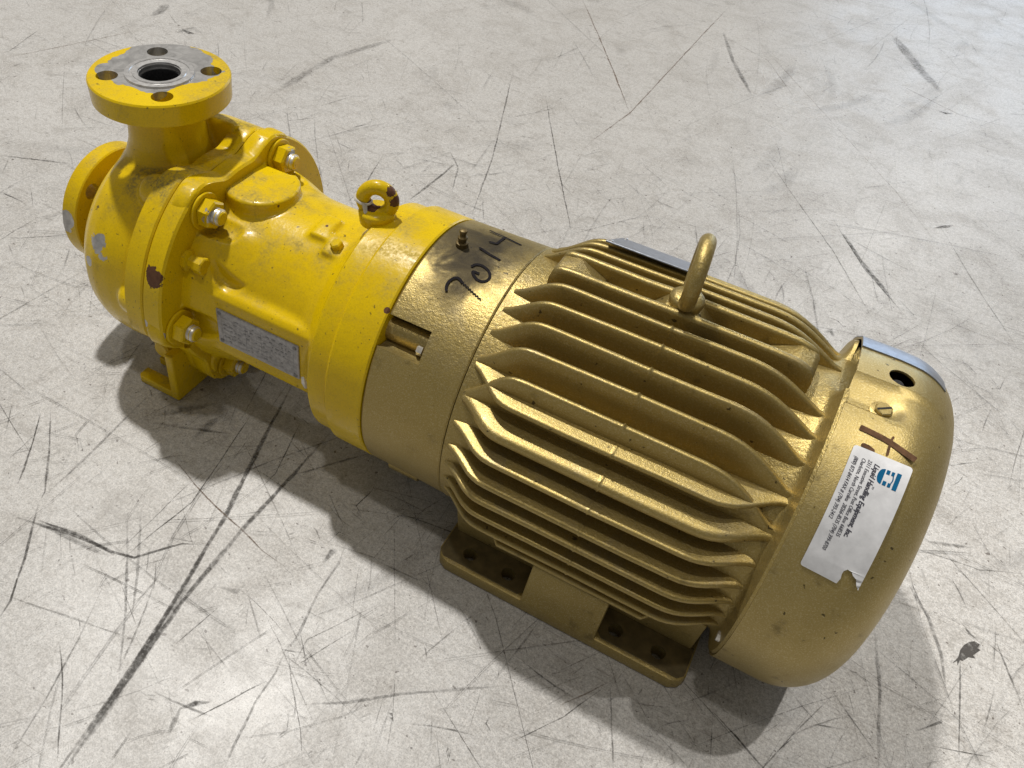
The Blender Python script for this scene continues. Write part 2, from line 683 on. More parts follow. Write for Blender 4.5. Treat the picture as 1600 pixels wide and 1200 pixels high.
mm = .001
BIG = [  # traced scuffs: photo pixels -> floor points, width mm, strength, material
    ([(462, 592), (415, 680), (350, 810), (290, 910), (235, 1000), (180, 1080), (130, 1150), (88, 1210)], 5.5, .95, 'scuff'),
    ([(520, 672), (455, 745), (390, 815), (330, 885), (285, 940), (250, 990), (200, 1060), (150, 1130), (100, 1205)], 5.0, .62, 'scuff'),
    ([(300, 905), (240, 1000), (175, 1095), (105, 1195)], 9.0, .40, 'scuff'),
    ([(20, 806), (120, 838), (175, 862), (210, 871), (260, 856), (285, 850), (316, 851)], 3.6, .95, 'scuff'),
    ([(55, 811), (130, 838), (178, 868)], 3.2, .75, 'scuff'),
    ([(58, 818), (120, 846), (170, 869)], 6.0, .35, 'scuff'),
    ([(65, 640), (52, 690), (28, 757)], 2.2, .75, 'scuff'),
    ([(79, 640), (77, 700), (70, 768), (62, 785)], 2.4, .6, 'scuff'),
    ([(60, 786), (40, 870), (15, 940), (0, 965)], 2.6, .85, 'scuff'),
    ([(72, 772), (130, 720), (200, 650), (240, 610)], 3.0, .40, 'scuff'),
    ([(275, 720), (320, 775), (375, 826), (410, 860), (447, 888)], 1.8, .8, 'brown'),
    ([(457, 899), (492, 922)], 1.6, .7, 'brown'),
    ([(398, 640), (345, 720), (300, 785), (240, 832), (175, 888)], 1.4, .75, 'scuff'),
    ([(345, 720), (290, 760), (230, 820), (180, 866)], 1.0, .65, 'scuff'),
    ([(540, 850), (530, 880), (495, 930), (462, 1000), (448, 1012)], 3.2, .45, 'scuff'),
    ([(448, 1012), (430, 1052), (400, 1095), (365, 1165), (350, 1200)], 2.6, .40, 'scuff'),
    ([(340, 950), (270, 1010)], 1.4, .85, 'scuff'),
    ([(283, 1106), (272, 1130), (262, 1150)], 6.0, .75, 'scuff'),
    ([(283, 1106), (305, 1100), (327, 1098)], 5.0, .80, 'scuff'),
    ([(240, 1176), (262, 1166)], 8.0, .55, 'scuff'),
    ([(93, 1005), (98, 1060), (90, 1190)], 1.5, .75, 'scuff'),
    ([(200, 800), (196, 950), (185, 1070)], 3.0, .40, 'scuff'),
    ([(220, 800), (215, 900), (206, 960)], 3.0, .35, 'scuff'),
    ([(0, 928), (100, 962), (215, 1000)], 2.2, .40, 'scuff'),
    ([(420, 1062), (290, 1130)], 1.2, .70, 'scuff'),
    ([(560, 980), (455, 1045)], 1.0, .55, 'scuff'),
    ([(450, 1012), (455, 1060), (470, 1140), (473, 1200)], 1.2, .55, 'scuff'),
    ([(872, 1103), (915, 1085), (957, 1063)], 2.0, .95, 'brown'),
    ([(800, 1160), (880, 1120), (957, 1066)], 1.0, .7, 'scuff'),
    ([(953, 1068), (955, 1110), (958, 1200)], 2.0, .55, 'scuff'),
    ([(1113, 1112), (1150, 1152), (1196, 1204)], 2.6, .95, 'scuff'),
    ([(1113, 1112), (1111, 1160), (1108, 1200)], 1.2, .6, 'scuff'),
    ([(490, 945), (470, 990), (480, 1050)], 1.0, .4, 'scuff'),
    ([(600, 940), (480, 1000), (455, 1045)], .9, .5, 'scuff'),
    ([(470, 1100), (540, 1098), (620, 1085), (780, 1072)], 3.5, .35, 'scuff'),
    ([(618, 640+400), (614, 1120), (600, 1200)], 1.0, .4, 'scuff'),
    ([(616, 800), (617, 1010)], 1.0, .45, 'scuff'),
    ([(340, 916), (370, 925), (385, 912)], 6.0, .35, 'scuff'),
    ([(505, 880), (520, 862), (528, 858)], 7.0, .65, 'scuff'),
    ([(510, 850), (530, 832), (545, 838)], 1.5, .6, 'scuff'),
    ([(765, 1120), (760, 1130), (767, 1142)], 2.5, .7, 'scuff'),
    ([(590, 1036), (626, 1066)], 1.8, .7, 'scuff'),
    ([(910, 0), (935, 55), (960, 115), (985, 180)], 3.0, .75, 'brown'),
    ([(1142, 8), (1100, 52), (1050, 106), (985, 176), (925, 220), (900, 247)], 2.6, .65, 'brown'),
    ([(852, 150), (872, 260), (895, 374)], 2.2, .70, 'scuff'),
    ([(1195, 240), (1235, 300), (1300, 390), (1350, 475), (1372, 515)], 1.6, .60, 'scuff'),
    ([(1318, 365), (1345, 408), (1395, 470)], 8.0, .60, 'scuff'),
    ([(1300, 340), (1350, 420), (1420, 500)], 2.0, .5, 'scuff'),
    ([(1130, 50), (1145, 95), (1175, 150)], 10., .45, 'scuff'),
    ([(1110, 45), (1200, 95), (1250, 165)], 2.0, .4, 'brown'),
    ([(1395, 55), (1430, 100), (1470, 145)], 26., .35, 'scuff'),
    ([(1180, 60), (1400, 300), (1480, 400)], 1.6, .4, 'brown'),
    ([(1400, 130), (1500, 180), (1600, 205)], 2.4, .4, 'brown'),
    ([(1466, 173), (1477, 177), (1488, 178)], 11., .95, 'scuff'),
    ([(1458, 357), (1478, 354), (1490, 353)], 9.0, .75, 'scuff'),
    ([(1494, 360), (1505, 352)], 3.0, .6, 'scuff'),
    ([(1520, 232), (1545, 242)], 4.0, .6, 'brown'),
    ([(1530, 358), (1548, 364)], 3.0, .7, 'brown'),
    ([(1590, 68), (1600, 72)], 10., .75, 'scuff'),
    ([(802, 110), (770, 245), (735, 342)], 2.8, .55, 'scuff'),
    ([(700, 232), (716, 262), (706, 300)], 3.0, .45, 'scuff'),
    ([(640, 312), (680, 282), (712, 255)], 5.0, .60, 'scuff'),
    ([(600, 240), (570, 290), (540, 320)], 2.5, .5, 'scuff'),
    ([(620, 60), (520, 90), (420, 150)], 18., .28, 'scuff'),
    ([(0, 92), (110, 70), (225, 46)], 3.0, .50, 'brown'),
    ([(60, 47), (12, 82)], 2.5, .60, 'scuff'),
    ([(285, 46), (296, 52), (304, 54)], 12., .80, 'scuff'),
    ([(275, 52), (300, 44), (318, 52)], 16., .30, 'scuff'),
    ([(235, 26), (247, 20), (262, 6)], 20., .45, 'scuff'),
    ([(0, 243), (110, 256)], 4.0, .50, 'scuff'),
    ([(0, 299), (40, 318)], 2.5, .7, 'scuff'),
    ([(10, 322), (46, 315)], 2.5, .6, 'scuff'),
    ([(70, 376), (86, 379)], 5.0, .85, 'scuff'),
    ([(484, 157), (512, 158)], 4.0, .75, 'scuff'),
    ([(548, 200), (575, 194)], 3.0, .7, 'scuff'),
    ([(1280, 490), (1310, 502), (1325, 520)], 2.0, .7, 'scuff'),
    ([(1308, 502), (1318, 510)], 7.0, .5, 'scuff'),
    ([(1288, 520), (1298, 516), (1301, 526)], 12., .55, 'scuff'),
    ([(1354, 526), (1362, 527)], 6.0, .85, 'scuff'),
    ([(1497, 690), (1503, 706)], 5.0, .8, 'scuff'),
    ([(1480, 728), (1530, 722)], 2.2, .6, 'scuff'),
    ([(1460, 340), (1530, 455), (1600, 560)], 1.6, .45, 'scuff'),
    ([(1550, 606), (1563, 608), (1570, 590)], 1.6, .6, 'scuff'),
    ([(1420, 915), (1450, 965), (1470, 1020), (1478, 1075)], 4.5, .55, 'scuff'),
    ([(1424, 910), (1455, 980)], 1.8, .7, 'scuff'),
    ([(1503, 974), (1515, 990), (1527, 1001)], 4.0, .75, 'scuff'),
    ([(1512, 976), (1530, 998)], 2.5, .6, 'scuff'),
    ([(1430, 1142), (1470, 1128), (1472, 1124)], 2.6, .85, 'scuff'),
    ([(1375, 1134), (1428, 1144)], 1.3, .6, 'scuff'),
    ([(1260, 1130), (1320, 1140)], 1.4, .6, 'scuff'),
    ([(1455, 1165), (1550, 1184)], 1.6, .7, 'scuff'),
    ([(1365, 980), (1375, 1080), (1372, 1200)], 4.0, .40, 'scuff'),
    ([(1500, 1020), (1499, 1100), (1498, 1190)], 1.6, .55, 'scuff'),
    ([(1448, 846), (1522, 857)], 5.0, .45, 'scuff'),
    ([(1410, 850), (1530, 890), (1600, 897)], 1.4, .5, 'scuff'),
    ([(1300, 1080), (1345, 1145), (1385, 1200)], 1.6, .55, 'scuff'),
    ([(1555, 1000), (1600, 1110)], 2.2, .5, 'scuff'),
    ([(1230, 1186), (1248, 1180)], 6.0, .6, 'scuff'),
    ([(1278, 1176), (1278, 1200)], 1.2, .8, 'scuff'),
    ([(562, 802), (556, 790), (580, 768), (590, 750)], 1.5, .8, 'scuff'),
    ([(548, 786), (556, 790)], 6.0, .95, 'scuff'),
    ([(350, 735), (360, 728)], 6.0, .8, 'scuff'),
    ([(232, 660), (300, 670), (360, 678)], 4.0, .50, 'scuff'),
    ([(240, 650), (290, 640), (340, 630)], 9.0, .35, 'scuff'),
    ([(300, 690), (330, 660), (350, 650)], 12., .40, 'scuff'),
    ([(470, 660), (430, 740), (400, 770)], 1.6, .70, 'scuff'),
    ([(445, 645), (470, 660)], 1.4, .7, 'scuff'),
    ([(445, 705), (470, 714)], 1.4, .7, 'scuff'),
    ([(460, 742), (520, 725), (580, 708)], 3.0, .55, 'scuff'),
    ([(620, 800), (700, 830), (760, 850)], 1.3, .6, 'scuff'),
    ([(480, 812), (495, 830), (505, 855)], 1.0, .5, 'scuff'),
    ([(1100, 60), (1060, 90), (1000, 90)], 1.0, .4, 'brown'),
]
for pts, wd, st, mt in BIG:
    mark_obj('scuff_mark', [floor_ribbon(px(*pts), wd*mm, min(1.0, st*1.2), .0004)], M[mt])
# torn-looking black rubber smear
jag = [(1523, 1002), (1531, 1007), (1527, 1013), (1532, 1016), (1520, 1024), (1524, 1029), (1513, 1027), (1504, 1033), (1500, 1031), (1496, 1040), (1495, 1033), (1488, 1036), (1497, 1027), (1500, 1016), (1506, 1008), (1514, 1003)]
jp = [on_floor(*q) for q in jag]
mark_obj('rubber_smear', [([(p[0], p[1], .00029) for p in jp], [list(range(len(jp)))], [.95]*len(jp))], M['scuff'])
# fine hairline scratches nobody could count
ribs = []
dirs = [rng.uniform(0, math.pi) for _ in range(9)]
for i in range(6500):
    x = rng.uniform(-1.7, 1.1)
    y = rng.uniform(-.62, 2.1)
    if y > .7 and rng.random() < .45:
        x, y = rng.uniform(-.9, .6), rng.uniform(-.6, .6)
    a = rng.choice(dirs)+rng.gauss(0, .22) if rng.random() < .6 else rng.uniform(0, math.pi)
    L = min(.40, rng.lognormvariate(-3.1, .85))*(1+.5*max(0, y))
    bend = rng.gauss(0, .10)
    pts = []
    for j in range(4):
        f = j/3-.5
        pts.append((x+math.cos(a+bend*f)*L*f, y+math.sin(a+bend*f)*L*f))
    far = 1+max(0, y)*.8
    ribs.append(floor_ribbon(pts, (rng.uniform(.5, 1.2) if rng.random() < .7 else rng.uniform(1.0, 2.0))*mm*far, rng.uniform(.15, .72)*(1.0 if y < .15 else max(.42, 1-.75*(y-.15))), .0001, True, True))
# swarms of short parallel scuffs
for c in range(150):
    x, y = rng.uniform(-1.2, .7), rng.uniform(-.5, 1.3)
    a = rng.choice(dirs)+rng.gauss(0, .3)
    for k in range(rng.randint(6, 16)):
        dx, dy = rng.gauss(0, .030), rng.gauss(0, .030)
        L = rng.uniform(.008, .04)
        b = a+rng.gauss(0, .12)
        ribs.append(floor_ribbon([(x+dx-math.cos(b)*L/2, y+dy-math.sin(b)*L/2), (x+dx+math.cos(b)*L/2, y+dy+math.sin(b)*L/2)],
                                 rng.uniform(.7, 2.0)*mm, rng.uniform(.2, .6)*(1 if y < .2 else .5)))
mark_obj('scratches', ribs, M['scuff'], 'stuff')
ribs = []
for i in range(2600):
    x, y = rng.uniform(-1.4, .9), rng.uniform(-.6, 1.7)
    a = rng.uniform(0, math.pi)
    L = rng.uniform(.001, .005)
    ribs.append(floor_ribbon([(x-math.cos(a)*L, y-math.sin(a)*L), (x, y), (x+math.cos(a)*L*.8, y+math.sin(a+.5)*L)],
                             rng.uniform(.7, 2.4)*mm, rng.uniform(.4, .95)*(1 if y < .3 else .6), .0005, True))
mark_obj('dirt_specks', ribs, M['scuff'], 'stuff')
ribs = []
for i in range(260):
    x, y = rng.uniform(-1.3, .8), rng.uniform(-.6, 1.5)
    a = rng.choice(dirs)+rng.gauss(0, .4)
    L = rng.uniform(.02, .18)
    ribs.append(floor_ribbon([(x, y), (x+math.cos(a)*L, y+math.sin(a)*L)], rng.uniform(.6, 1.6)*mm, rng.uniform(.15, .45)))
mark_obj('pale_scratches', ribs, M['pale'], 'stuff')
# broad rubbed smudges, drag marks of pallets and forks
ribs = []
for i in range(150):
    x, y = rng.uniform(-1.3, .8), rng.uniform(-.6, 1.7)
    a = rng.choice(dirs)+rng.gauss(0, .25)
    L = rng.uniform(.03, .22)
    ribs.append(floor_ribbon([(x, y), (x+math.cos(a)*L*.5, y+math.sin(a)*L*.5), (x+math.cos(a+.1)*L, y+math.sin(a+.1)*L)],
                             rng.uniform(5, 30)*mm, rng.uniform(.06, .24), .001))
mark_obj('smudges', ribs, M['scuff'], 'stuff')

# ------------------------------------------------------------------ the pump unit
root = bpy.data.objects.new('pump_unit', None)
COL.objects.link(root)
root.empty_display_size = .1
root['label'] = 'yellow centrifugal pump close-coupled to a gold finned electric motor, lying across the concrete floor'
root['category'] = 'pump'


def sag_slab(x0, x1, a0, a1, R0, R1, n=8):
    V, F = [], []
    for i in range(n+1):
        a = math.radians(a0+(a1-a0)*i/n)
        for x, R in ((x0, R0), (x1, R0), (x1, R1), (x0, R1)):
            V.append((x, R*math.cos(a), H+R*math.sin(a)))
    for i in range(n):
        for j in range(4):
            F.append([i*4+j, i*4+(j+1) % 4, (i+1)*4+(j+1) % 4, (i+1)*4+j])
    F += [[0, 1, 2, 3], [n*4+j for j in range(4)]]
    return V, F


# ---- volute casing
def vol(s, a, r):
    d = math.degrees(a) % 360
    g = .5-.5*math.cos(math.radians((d-40) % 360))      # swells towards the underside
    return r*(1+.085*g*g) if r > .06 else r


body = lathe([(-.552, .040), (-.549, .058), (-.543, .076), (-.534, .089), (-.522, .098), (-.508, .1025), (-.490, .1035),
              (-.472, .1025), (-.463, .1005), (-.459, .0965), (-.440, .0965)], 96, vol)
neckz = lathe([(H, .078), (H+.040, .0755), (H+.056, .0680), (H+.070, .0590), (H+.083, .0490), (H+.096, .0405), (H+.110, .0358), (H+.130, .0343), (ZD-.018, .0350)], 64, axis='Z', c=(-.4955, 0))
sneck = lathe([(-.585, .040), (-.560, .042), (-.545, .050), (-.535, .060)], 64)
lobes = [rod(pol(-.482, .101, a), (1, 0, 0), [(0, .006), (.010, .016), (.032, .020)], 24) for a in (122, 182, 242, 302, 2)]
lobes.append(sag_slab(-.484, -.445, 50, 74, .075, .1265))
volute = casting('volute_casing', [body, neckz, sneck]+lobes, M['casing'], root, .0020, 14)
cut(volute, [rod((-.495, 0, H+.06), (0, 0, 1), [(0, .0178), (.15, .0178)], 48)], 60)

# ---- discharge flange
df = obj('discharge_flange', lathe([(ZD-.0205, .0600), (ZD-.0195, .0613), (ZD-.0015, .0620), (ZD, .0608)], 96, axis='Z', c=(-.495, 0)), M['dflange'], root)
cuts = [rod((-.495+.04445*math.cos(math.radians(a)), .04445*math.sin(math.radians(a)), ZD-.04), (0, 0, 1), [(0, .0094), (.08, .0094)], 32) for a in (45, 135, 225, 315)]
cuts.append(rod((-.495, 0, ZD-.045), (0, 0, 1), [(0, .0182), (.08, .0182)], 48))
cut(df, cuts)
obj('raised_face', ring_lathe([(ZD+.0004, .0305), (ZD+.0018, .0300), (ZD+.0020, .0262), (ZD+.0012, .0256), (ZD+.0012, .0238), (ZD+.0020, .0232), (ZD+.0016, .0190),
                               (ZD-.004, .0180), (ZD-.004, .0300)], 96, axis='Z', c=(-.495, 0)), M['steel'], df, 25)
obj('bore_lining', ring_lathe([(H+.058, .0179), (ZD-.0045, .0179), (ZD-.0045, .0171), (H+.062, .0171), (H+.062, .0002), (H+.058, .0002)], 48, axis='Z', c=(-.495, 0)), M['dark'], df)

# ---- suction flange
sf = obj('suction_flange', lathe([(-.5965, .0622), (-.5950, .0634), (-.5785, .0634), (-.5772, .0622)], 96), M['suction'], root)
cut(sf, [rod(pol(-.62, .0485, a), (1, 0, 0), [(0, .0085), (.06, .0085)], 32) for a in (45, 135, 225, 315)])


# ---- bolted flange pair with scalloped rim
def scallop(dip):
    def f(s, a, r):
        d = math.degrees(a) % 360
        k = 0
        for c in (92, 212, 332):
            e = abs((d-c+180) % 360-180)
            if e < 26:
                k = max(k, (1-max(0, (e-8))/18)**1.0 if e > 8 else 1)
        k = k*k*(3-2*k)
        return r-dip*k
    return f


cf = obj('casing_flange', lathe([(-.4530, .1235), (-.4505, .1262), (-.4318, .1270), (-.4300, .1256)], 240, scallop(.0195)), M['casing'], root, 40)
lf = obj('lantern_flange', lathe([(-.4288, .1262), (-.4272, .1278), (-.4102, .1278), (-.4082, .1258)], 240, scallop(.0195)), M['lflange'], root, 40)
cut(lf, [rod(tuple(on_plane(294, 538, 0, -.408)-np.array([.03, 0, 0])), (1, 0, 0), [(0, .0055), (.06, .0055)], 20)], 40)

# ---- studs, washers, nuts
for a in (62, 122, 184, 243, 302, 2):
    p = pol(-.4081, .1075, a)
    nt = obj('nut', rod(p, (1, 0, 0), [(.0028, .0122), (.0034, .0136), (.0130, .0136), (.0144, .0118)], hexa=True, phase=math.radians(a*1.7)), M['nut'], root, 20)
    obj('washer', rod(p, (1, 0, 0), [(0, .0165), (.0006, .0172), (.0022, .0172), (.0028, .0165)], 36), M['yellow'], nt)
    obj('stud_end', join(rod(p, (1, 0, 0), [(.010, .0076), (.0195, .0076), (.0210, .0066)], 24),
                         ), M['stud'], nt)
    obj('stud_tip', rod(p, (1, 0, 0), [(.0175, .0078), (.0205, .0070), (.0222, .0052)], 24), M['yellow'], nt)

# ---- lantern (bearing bracket between pump and motor)
def shoulder(s, a, r):
    k = min(1, max(0, (34-abs(math.degrees(a)-90))/8)) if s < -.34 else 0
    return r+(min(r, .0872)-r)*k


barrel = lathe([(-.414, .1010), (-.400, .0995), (-.386, .0965), (-.370, .0910), (-.356, .0878), (-.345, .0870), (-.310, .0868), (-.288, .0882), (-.276, .0925), (-.266, .101), (-.255, .108), (-.250, .10)], 96, shoulder)
pad = prism([(-.0905, H-.0345), (-.0905, H+.0315), (-.0865, H+.036), (-.05, H+.05), (-.05, H-.05)], 'X', -.400, -.256)
boss = lathe([(H, .036), (H+.060, .0355), (H+.0955, .0345), (H+.0968, .0332)], 48, axis='Z', c=(-.389, .002))
SB = on_plane(354, 430, 1, -.085)
pockets = [rod((SB[0]-.002, -.0745, SB[2]+.002), (0, -1, 0), [(0, .0225), (.06, .0260)], 36)]
pockets += [rod(pol(-.4080, .1075, a), (1, 0, 0), [(0, .0205), (.030, .0205), (.036, .016)], 28) for a in (62, 122, 184, 243)]
pockets.append(rod(tuple(on_plane(294, 538, 0, -.408)-np.array([.012, 0, 0])), (1, 0, 0), [(0, .0062), (.06, .0062)], 20))
webs = []
for a in (152, 30, 272):
    m = Matrix.Translation((0, 0, H)) @ Matrix.Rotation(math.radians(a-180), 4, 'X')
    webs.append(xform(prism([(-.412, .070), (-.412, .116), (-.402, .112), (-.372, .092), (-.350, .078), (-.350, .06)], 'Y', -.012, .012), m @ Matrix.Rotation(math.pi/2, 4, 'X')))
ear_bosses = [rod(pol(-.425, .1075, a), (1, 0, 0), [(0, .0235), (.0145, .0225), (.0168, .0205)], 32) for a in (62, 122, 184, 243, 302, 2)]
low_boss = rod(pol(-.425, .100, 236), (1, 0, 0), [(0, .020), (.020, .019)], 24)


lug = sag_slab(-.3180, -.3010, 88, 107, .080, .0920)
lug2 = sag_slab(-.298, -.262, 101, 115, .080, .0925)
lantern = casting('lantern', [barrel, pad, boss, low_boss, lug, lug2]+ear_bosses, M['lantern'], root, .0018, 4, .5, pockets)
hub = obj('pad_bolt', rod(pol(-.286, .0915, 108), (-.2, math.cos(math.radians(108)), math.sin(math.radians(108))), [(0, .0058), (.005, .0058), (.0062, .0046)], hexa=True), M['yellow'], root, 20)
plug = obj('vent_plug', rod(pol(-.4082, .1005, 147), (1, 0, 0), [(0, .0100), (.004, .0105), (.0055, .0068), (.011, .0066), (.0115, .0082), (.0195, .0082), (.0205, .007)], 8), M['yellow'], root, 30)

# ---- nameplate
NP = [on_plane(u, v, 1, -.0908) for u, v in ((336.5, 480), (466, 540.5), (470, 591), (346, 534))]
x0n, x1n = (NP[0][0]+NP[3][0])/2, (NP[1][0]+NP[2][0])/2
z1n, z0n = (NP[0][2]+NP[1][2])/2, (NP[2][2]+NP[3][2])/2
npl = obj('nameplate', box(x0n, x1n, -.0922, -.0895, z0n, z1n, .0006, 1), M['plate'], root, 25)
for xx in (x0n+.004, x1n-.004):
    for zz in (z0n+.0035, z1n-.0035):
        obj('rivet', rod((xx, -.0920, zz), (0, -1, 0), [(0, .0022), (.0007, .0020), (.0012, .0011)], 12), M['stamp'], npl)
V, F = [], []
rr = random.Random(3)


def dash(xa, xb, za, zb):
    k = len(V)
    V.extend([(xa, -.0924, za), (xb, -.0924, za), (xb, -.0924, zb), (xa, -.0924, zb)])
    F.append([k, k+1, k+2, k+3])


wn, hn = x1n-x0n, z1n-z0n
for r in range(7):
    z = z1n-hn*(.14+.115*r)
    dash(x0n+wn*.06, x1n-wn*.06, z-hn*.045, z-hn*.045-.00022)
    x = x0n+wn*.08
    while x < x1n-wn*.12:
        L = wn*rr.uniform(.015, .05)
        if rr.random() < .5:
            dash(x, x+L, z-hn*.018, z+hn*.010)
        x += L+wn*rr.uniform(.008, .03)
for f in (.06, .36, .55, .94):
    dash(x0n+wn*f, x0n+wn*f+.00022, z0n+hn*.12, z1n-hn*.1)
obj('stamped_text', (V, F), M['stamp'], npl, 0)
obj('tape_scrap', rod((x1n+.004, -.0885, z0n+.001), (.35, -.3, -.9), [(-.006, .002), (-.002, .0035), (.004, .004), (.009, .002)], 6), M['stud'], root, 20)

# ---- adapter ring on the motor face
ring = obj('adapter_ring', lathe([(-.2640, .104), (-.2620, .1105), (-.2600, .1125), (-.2425, .1128), (-.2405, .1150), (-.2390, .1168), (-.2060, .1170), (-.2045, .1160), (-.2040, .1130)], 192), M['ring'], root, 28)


def lifting_eye(c, yaw_deg, R, r, collar_r, mat, name, z0):
    ax = (math.cos(math.radians(yaw_deg)), math.sin(math.radians(yaw_deg)), 0)
    e = obj(name, join(torus((c[0], c[1], c[2]), ax, R, r, 48, 18)), mat, root, 60)
    obj('collar', lathe([(z0-.006, collar_r*.92), (z0+.0005, collar_r*.98), (z0+.004, collar_r), (z0+.0055, collar_r*.95), (z0+.0080, collar_r*.70)], 40, axis='Z', c=c[:2]), mat, e, 40)
    return e


E1 = on_plane(590, 313, 1, 0.0)
ye = lifting_eye((E1[0], 0, E1[2]), 108, .0124, .0064, .0160, M['eye'], 'lifting_eye', H+.1125)
# scrap of plastic tie caught on the eye
tl = np.array([E1[0]-.0118, -.0040, E1[2]-.001])
tie = obj('cable_tie', torus(tuple(tl), (.25, .1, .95), .0074, .0012, 24, 6), M['wire'], root)
obj('tie_tail', rod(tuple(tl+np.array([.005, -.0052, -.001])), (.35, -.3, -.85), [(0, .0022), (.006, .0018), (.0105, .0008)], 6), M['wire'], tie)

# ---- pump support foot: bent plate
sfoot = obj('support_foot', box(-.4475, -.4370, -.0975, .0975, .0004, .062, .0022, 3), M['yellow'], root)


def slot_plate():
    pts = [(-.4375, -.0970), (-.4375, .0970), (-.4890, .0970), (-.4920, .0940)]
    for yc in (.074, -.074):
        w2 = .0085
        arc = [(-.463+w2*math.cos(t), yc+w2*math.sin(t)) for t in np.linspace(math.pi/2, -math.pi/2, 9)]
        pts += [(-.4920, yc+w2)]+arc+[(-.4920, yc-w2)]
    pts += [(-.4920, -.0940), (-.4890, -.0970)]
    return prism(pts, 'Z', .0004, .0095, .0008, 1)


obj('foot_plate', slot_plate(), M['yellow'], sfoot)
obj('hold_down_lug', rod((-.468, -.060, .045), (0, -1, 0), [(0, .010), (.020, .010), (.022, .008)], 16), M['yellow'], sfoot)

# ------------------------------------------------------------------ motor
bell = obj('end_bell', lathe([(-.2038, .1120), (-.2032, .1155), (-.2015, .1168), (-.160, .1176), (-.1275, .1186), (-.1262, .1178)], 192), M['bell'], root, 28)
mrot = Matrix.Translation((0, 0, H)) @ Matrix.Rotation(math.radians(138.5-90), 4, 'X')
pocket = xform(box(-.230, -.1645, -.0138, .0138, .092, .135), mrot)
cut(bell, [pocket], 28)
hs = obj('bolt_housing', xform(join(rod((-.2045, .0035, .0990), (1, 0, 0), [(0, .0100), (.041, .0100)], 24), prism([(-.0138, .090), (-.0138, .1150), (-.0120, .1080), (-.008, .1005), (-.002, .0965), (-.002, .090)], 'X', -.2035, -.1640)), mrot), M['bell'], bell)
obj('bolt_head', xform(rod((-.1690, -.0035, .1060), (-1, 0, .15), [(0, .0046), (.004, .0046), (.005, .0036)], hexa=True), mrot), M['stud'], bell, 20)
gp = pol(-.1825, .1172, 91)
gf = obj('grease_fitting', rod(gp, (0, 0, 1), [(-.001, .0052), (.0035, .0052), (.0042, .0034), (.0065, .0034), (.0072, .0042), (.0086, .0042), (.0098, .0026), (.0125, .0026), (.0132, .0034), (.0150, .0030), (.0156, .0016)], 10), M['brass'], bell, 30)
# drain lug under the bell
obj('drain_lug', rod(pol(-.190, .1130, 226), (1, 0, 0), [(0, .009), (.03, .009)], 12), M['bell'], bell)


def top_flat(s, a, r):
    # machined flat under the sprung edge of the fan cover
    e = math.degrees(a)-79
    if s > .100 and abs(e) < 17:
        k = min(1, (17-abs(e))/4)
        return r+(min(r, .1188/math.cos(math.radians(e)))-r)*k
    return r


mframe = obj('motor_frame', lathe([(-.1256, .1178), (-.1250, .1192), (-.110, .1190), (.108, .1190), (.1135, .1195), (.1165, .1212), (.1185, .1250), (.1200, .1310), (.1212, .1352), (.1236, .1366), (.1240, .1320), (.150, .1320)], 240, top_flat), M['gold'], root, 40)

XS = [-.1215, -.115, -.108, -.101, -.0955, -.090, -.085, -.079, -.070, -.035, -.0022, -.0012, 0.0, .0012, .0022, .035, .068, .076, .082, .088, .094, .1005, .107, .1125, .1185]
HS = [.08, .22, .42, .64, .80, .91, .97, .995, 1, 1, 1, 1.0, 1.035, 1.0, 1, 1, .995, .97, .915, .82, .68, .50, .31, .18, .12]


def fin_mesh(off, root_r, tip_r, wt, wb, seed=0, xs=None, hs=None, h0=None):
    """one cast fin standing along +Z at lateral offset `off`, heights from the frame skin to the tip circle"""
    xs = xs or XS
    hs = hs or HS
    r = random.Random(seed)
    zr = math.sqrt(max(root_r**2-off**2, 1e-9))
    zt = math.sqrt(max(tip_r**2-off**2, 1e-9)) if h0 is None else h0
    V, F = [], []
    ph = r.uniform(0, 6)
    for x, h in zip(xs, hs):
        top = zr-.001+(zt-zr+.001)*h+.0003*math.sin(x*38+ph)*h
        lo = zr-.010
        hh = top-lo
        j = .00016*math.sin(x*61+ph*2)
        nub = .0005 if abs(x) < .0008 else 0
        t = wt+nub
        sec = [(-wb, 0), (-(wb*.55+t*.45), hh*.5), (-t, hh-t*1.1), (-t*.86, hh-t*.45), (-t*.45, hh-t*.08), (t*.45, hh-t*.02), (t*.86, hh-t*.42), (t, hh-t*1.05), (wb*.55+t*.45, hh*.5), (wb, 0)]
        for a, b in sec:
            V.append((x, off+a+j, H+lo+max(b, 0)))
    m = 10
    n = len(xs)
    for i in range(n-1):
        for k in range(m-1):
            F.append([i*m+k, (i+1)*m+k, (i+1)*m+k+1, i*m+k+1])
    F += [list(range(m)), [(n-1)*m+k for k in range(m)]]
    return V, F


def turn(vf, deg):
    return xform(vf, Matrix.Translation((0, 0, H)) @ Matrix.Rotation(math.radians(deg), 4, 'X') @ Matrix.Translation((0, 0, -H)))


